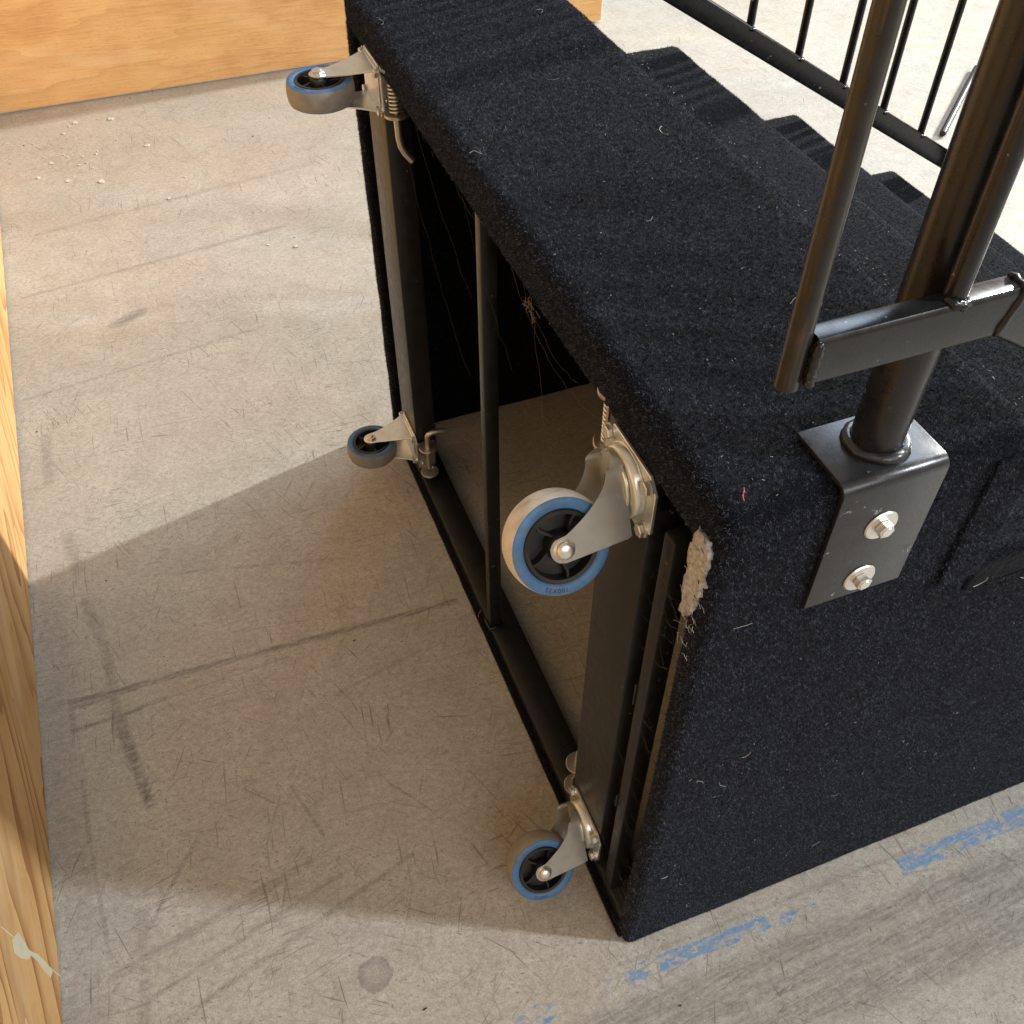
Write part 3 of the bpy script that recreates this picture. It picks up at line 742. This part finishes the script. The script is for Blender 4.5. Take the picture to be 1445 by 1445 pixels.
def railing(y, s, px):
    """y: plane of the rail; s: +1 near side, -1 far side; posts stand s*0.031 inside"""
    yp = y + s*.033
    path = [(.030, 1.069), (.187, 1.069), (1.42, rail_z(1.42))]
    bm = bmesh.new(); rect_sweep(bm, path, .010, .0195, y); top = obj('lower_rail', bm, 'rail', ST, True, 30)
    top['label'] = 'lower rail of the near railing, bent down at a weld' if s > 0 else 'lower rail of the far railing sloping along the steps'
    hr = [(-.02, 1.93), (.187, 1.93), (1.46, rail_z(1.46)+.861)]
    bm = bmesh.new(); tube(bm, [(x, yp, z) for x, z in hr], .021, 20); obj('handrail', bm, 'rail', ST, True, 50)
    def bead(pts, r, seed):
        b = bmesh.new(); n = 14; P = [Vector(p) for p in pts]; L = []
        for i in range(n+1):
            t = i/n*(len(P)-1); q = min(int(t), len(P)-2); L.append(P[q].lerp(P[q+1], t-q)+Vector((0, 0, .0007*math.sin(i*2.3+seed))))
        tube(b, L, [r*(.55 if i in (0, n) else 1+.12*math.sin(i*1.9+seed)) for i in range(n+1)], 10)
        obj('weld', b, 'rail', top, True)
    for k in range(12):
        x = .02+.12*k; z0 = rail_z(x)+.017; z1 = rail_z(x)+.861-.01
        if k == 0: z0 = 1.047
        bm = bmesh.new()
        n = 10; pts = [(x, y+(yp-y)*max(0, (i/n-.85)/.15), z0+(z1-z0)*i/n) for i in range(n+1)]
        tube(bm, pts, .0078 if k else .0082, 16)
        obj('baluster', bm, 'rusty' if k == 0 and s > 0 else 'rail', ST, True, 50)
        zz = rail_z(x)+.0200
        if k: bead([(x-.0085, y-.001, zz), (x-.006, y-.0075, zz-.001), (x, y-.0095, zz-.002), (x+.006, y-.0075, zz-.003), (x+.0085, y-.001, zz-.004)], .0034, k)
        else: bead([(.0295, y-.0095, 1.050), (.0295, y-.0100, 1.087)], .0038, k)
    bead([(.187-.006, y-.0098, 1.052), (.192, y-.0098, 1.087), (.192, y+.008, 1.089)], .0030, 5)
    # posts
    for xp, zb in ((px, H+.006), (1.34, H-RISE*4+.006)):
        bm = bmesh.new(); tube(bm, [(xp, yp, zb), (xp, yp, rail_z(xp)+.85)], .0213, 32); po = obj('post', bm, 'rail', ST, True, 50)
        bm = bmesh.new(); n = 40
        tube(bm, [(xp+.0225*math.cos(2*math.pi*i/n), yp+.0225*math.sin(2*math.pi*i/n), zb+.002) for i in range(n)], [.0050*(1+.07*math.sin(i*2.1)) for i in range(n)], 10, closed=True)
        wobble(bm, .003, 48, .0012, 150); obj('weld_ring', bm, 'bracket', po, True)
        bracket(xp-.0535, xp+.0475, 0 if s > 0 else W, s, zb-.006, 'black angle bracket under the %s post, two bright bolts' % ('near' if s > 0 else 'far'))
railing(.0005, 1, .1545)
railing(W-.0245, -1, .1545)

# ------------------------------------------------------------------ plywood
bd = bmesh.new(); box(bd, (0, 0, 0), (3.905, 1.2, .018), .0015, 1)
b1 = obj('plywood_board', bd, 'ply_board'); b1.matrix_world = Matrix(((-.0112, 0, -1, -.7570), (1, 0, -.0112, -.82), (0, 1, 0, .006), (0, 0, 0, 1)))
# local x along world y, local y up, local z toward -x
tag(b1, 'knotty plywood sheet with bold grain and pale putty patch, standing beside the open back', 'board')
bd = bmesh.new(); box(bd, (0, 0, 0), (2.22, 1.2, .018), .0015, 1)
b2 = obj('plywood_sheet', bd, 'ply_panel'); b2.matrix_world = Matrix(((1, 0, 0, -.850), (0, 0, -1, 3.108), (0, 1, 0, .008), (0, 0, 0, 1)))
tag(b2, 'honey plywood panel with straight level grain, standing across the far end', 'panel')
def board_pt(px, py):
    p = onplane(px, py, 0, -.770); return (p.y+.82, p.z-.006)
# putty patch and split line on the bold board
pt = [board_pt(x, y) for x, y in ((16, 1325), (24, 1315), (31, 1327), (40, 1342), (52, 1347), (64, 1360), (73, 1371), (70, 1380), (62, 1372), (52, 1357), (42, 1349), (38, 1355), (27, 1353), (19, 1345))]
bm = bmesh.new(); vs = [bm.verts.new((a, b, -.0006)) for a, b in pt]; f = bm.faces.new(vs)
r = bmesh.ops.extrude_face_region(bm, geom=[f])
for v in [g for g in r['geom'] if isinstance(g, bmesh.types.BMVert)]: v.co.z += .0008
obj('putty_patch', bm, 'putty', b1)
bm = bmesh.new(); a = board_pt(0, 1308); b = board_pt(85, 1379); tube(bm, [(a[0], a[1], 0), (b[0], b[1], 0)], .0007, 6); obj('filler_line', bm, 'putty', b1)

# ------------------------------------------------------------------ dark bar out on the floor
bm = bmesh.new(); n = Vector((.76, .65, 0)); a0 = Vector((1.995, 1.872, .0115))
tube(bm, [a0, a0+n*.004, a0+n*.55], [.009, .0105, .0105], 14)
o = obj('metal_bar', bm, 'frame', None, True, 50); tag(o, 'short dark round metal bar lying on bare concrete beyond the far railing', 'bar')

# ------------------------------------------------------------------ debris on the floor
bm = bmesh.new()
for i in range(34):
    if i < 22: px, py = random.gauss(95, 38), random.gauss(205, 30)
    else: px, py = random.uniform(30, 420), random.uniform(130, 420)
    c = onplane(max(12, px), max(168, py), 2, 0.0); s = random.choice((.003, .004, .004, .006, .011)) * (1 if i < 22 else .6)
    if c.x < -.76: continue
    k = random.randint(4, 6); ang = random.random()*6; ring = []
    for j in range(k):
        a = ang+2*math.pi*j/k; rr = s*random.uniform(.5, 1.1)
        ring.append((c.x+rr*math.cos(a), c.y+rr*1.2*math.sin(a)))
    extrude_poly(bm, ring, 'z', .0006, .0006+random.uniform(.0008, .003))
o = obj('paint_chips', bm, 'chip'); o['kind'] = 'stuff'; tag(o, 'scatter of small pale paint chips on the concrete near the plywood corner', 'chips')
bm = bmesh.new()
for px, py in ((184, 139), (34, 206), (14, 232), (357, 193), (380, 167), (52, 610), (150, 820), (500, 905), (960, 1420), (600, 1425)):
    c = onplane(px, py, 2, 0); s = random.uniform(.0012, .0035)
    tube(bm, [c+Vector((-s, 0, .0014)), c+Vector((0, s*.3, .0016)), c+Vector((s*1.2, s*.6, .0012))], [.0007, .0012, .0005], 6)
o = obj('dirt_crumbs', bm, 'hub'); o['kind'] = 'stuff'; tag(o, 'few dark crumbs of dirt scattered over the concrete', 'dirt')

# hairline scratches worn into the concrete
bm = bmesh.new()
def scratch(x, y, a, L, wd):
    n = 4; l_, r_ = [], []
    for j in range(n):
        t = j/(n-1); q = wd*(.2+math.sin(math.pi*t))
        l_.append(bm.verts.new((x-q*math.sin(a), y+q*math.cos(a), .0004))); r_.append(bm.verts.new((x+q*math.sin(a), y-q*math.cos(a), .0004)))
        x += L/n*math.cos(a); y += L/n*math.sin(a); a += random.gauss(0, .03)
    for j in range(n-1): bm.faces.new((l_[j], l_[j+1], r_[j+1], r_[j]))
for i in range(420):                       # bundles of near-parallel scratches
    x, y = random.uniform(-.77, .9), random.uniform(-.32, 2.9)
    a = random.choice((R(6), R(6), R(-10), R(72), R(-62), R(38), R(97)))+random.gauss(0, .15); L = random.choice((.008, .012, .02, .03, .05, .08))
    for k in range(random.choice((1, 2, 3, 5, 8))):
        scratch(x+random.gauss(0, L*.45), y+random.gauss(0, L*.45), a+random.gauss(0, .07), L*random.uniform(.3, 1), random.uniform(.00014, .00040)*(1+L*5))
for i in range(1100):                      # nicks and pits
    scratch(random.uniform(-.77, .9), random.uniform(-.32, 2.9), random.uniform(0, 6.3), random.uniform(.001, .004), random.uniform(.0002, .0006))
o = obj('floor_scratches', bm, 'scratch', fl); o['kind'] = 'stuff'
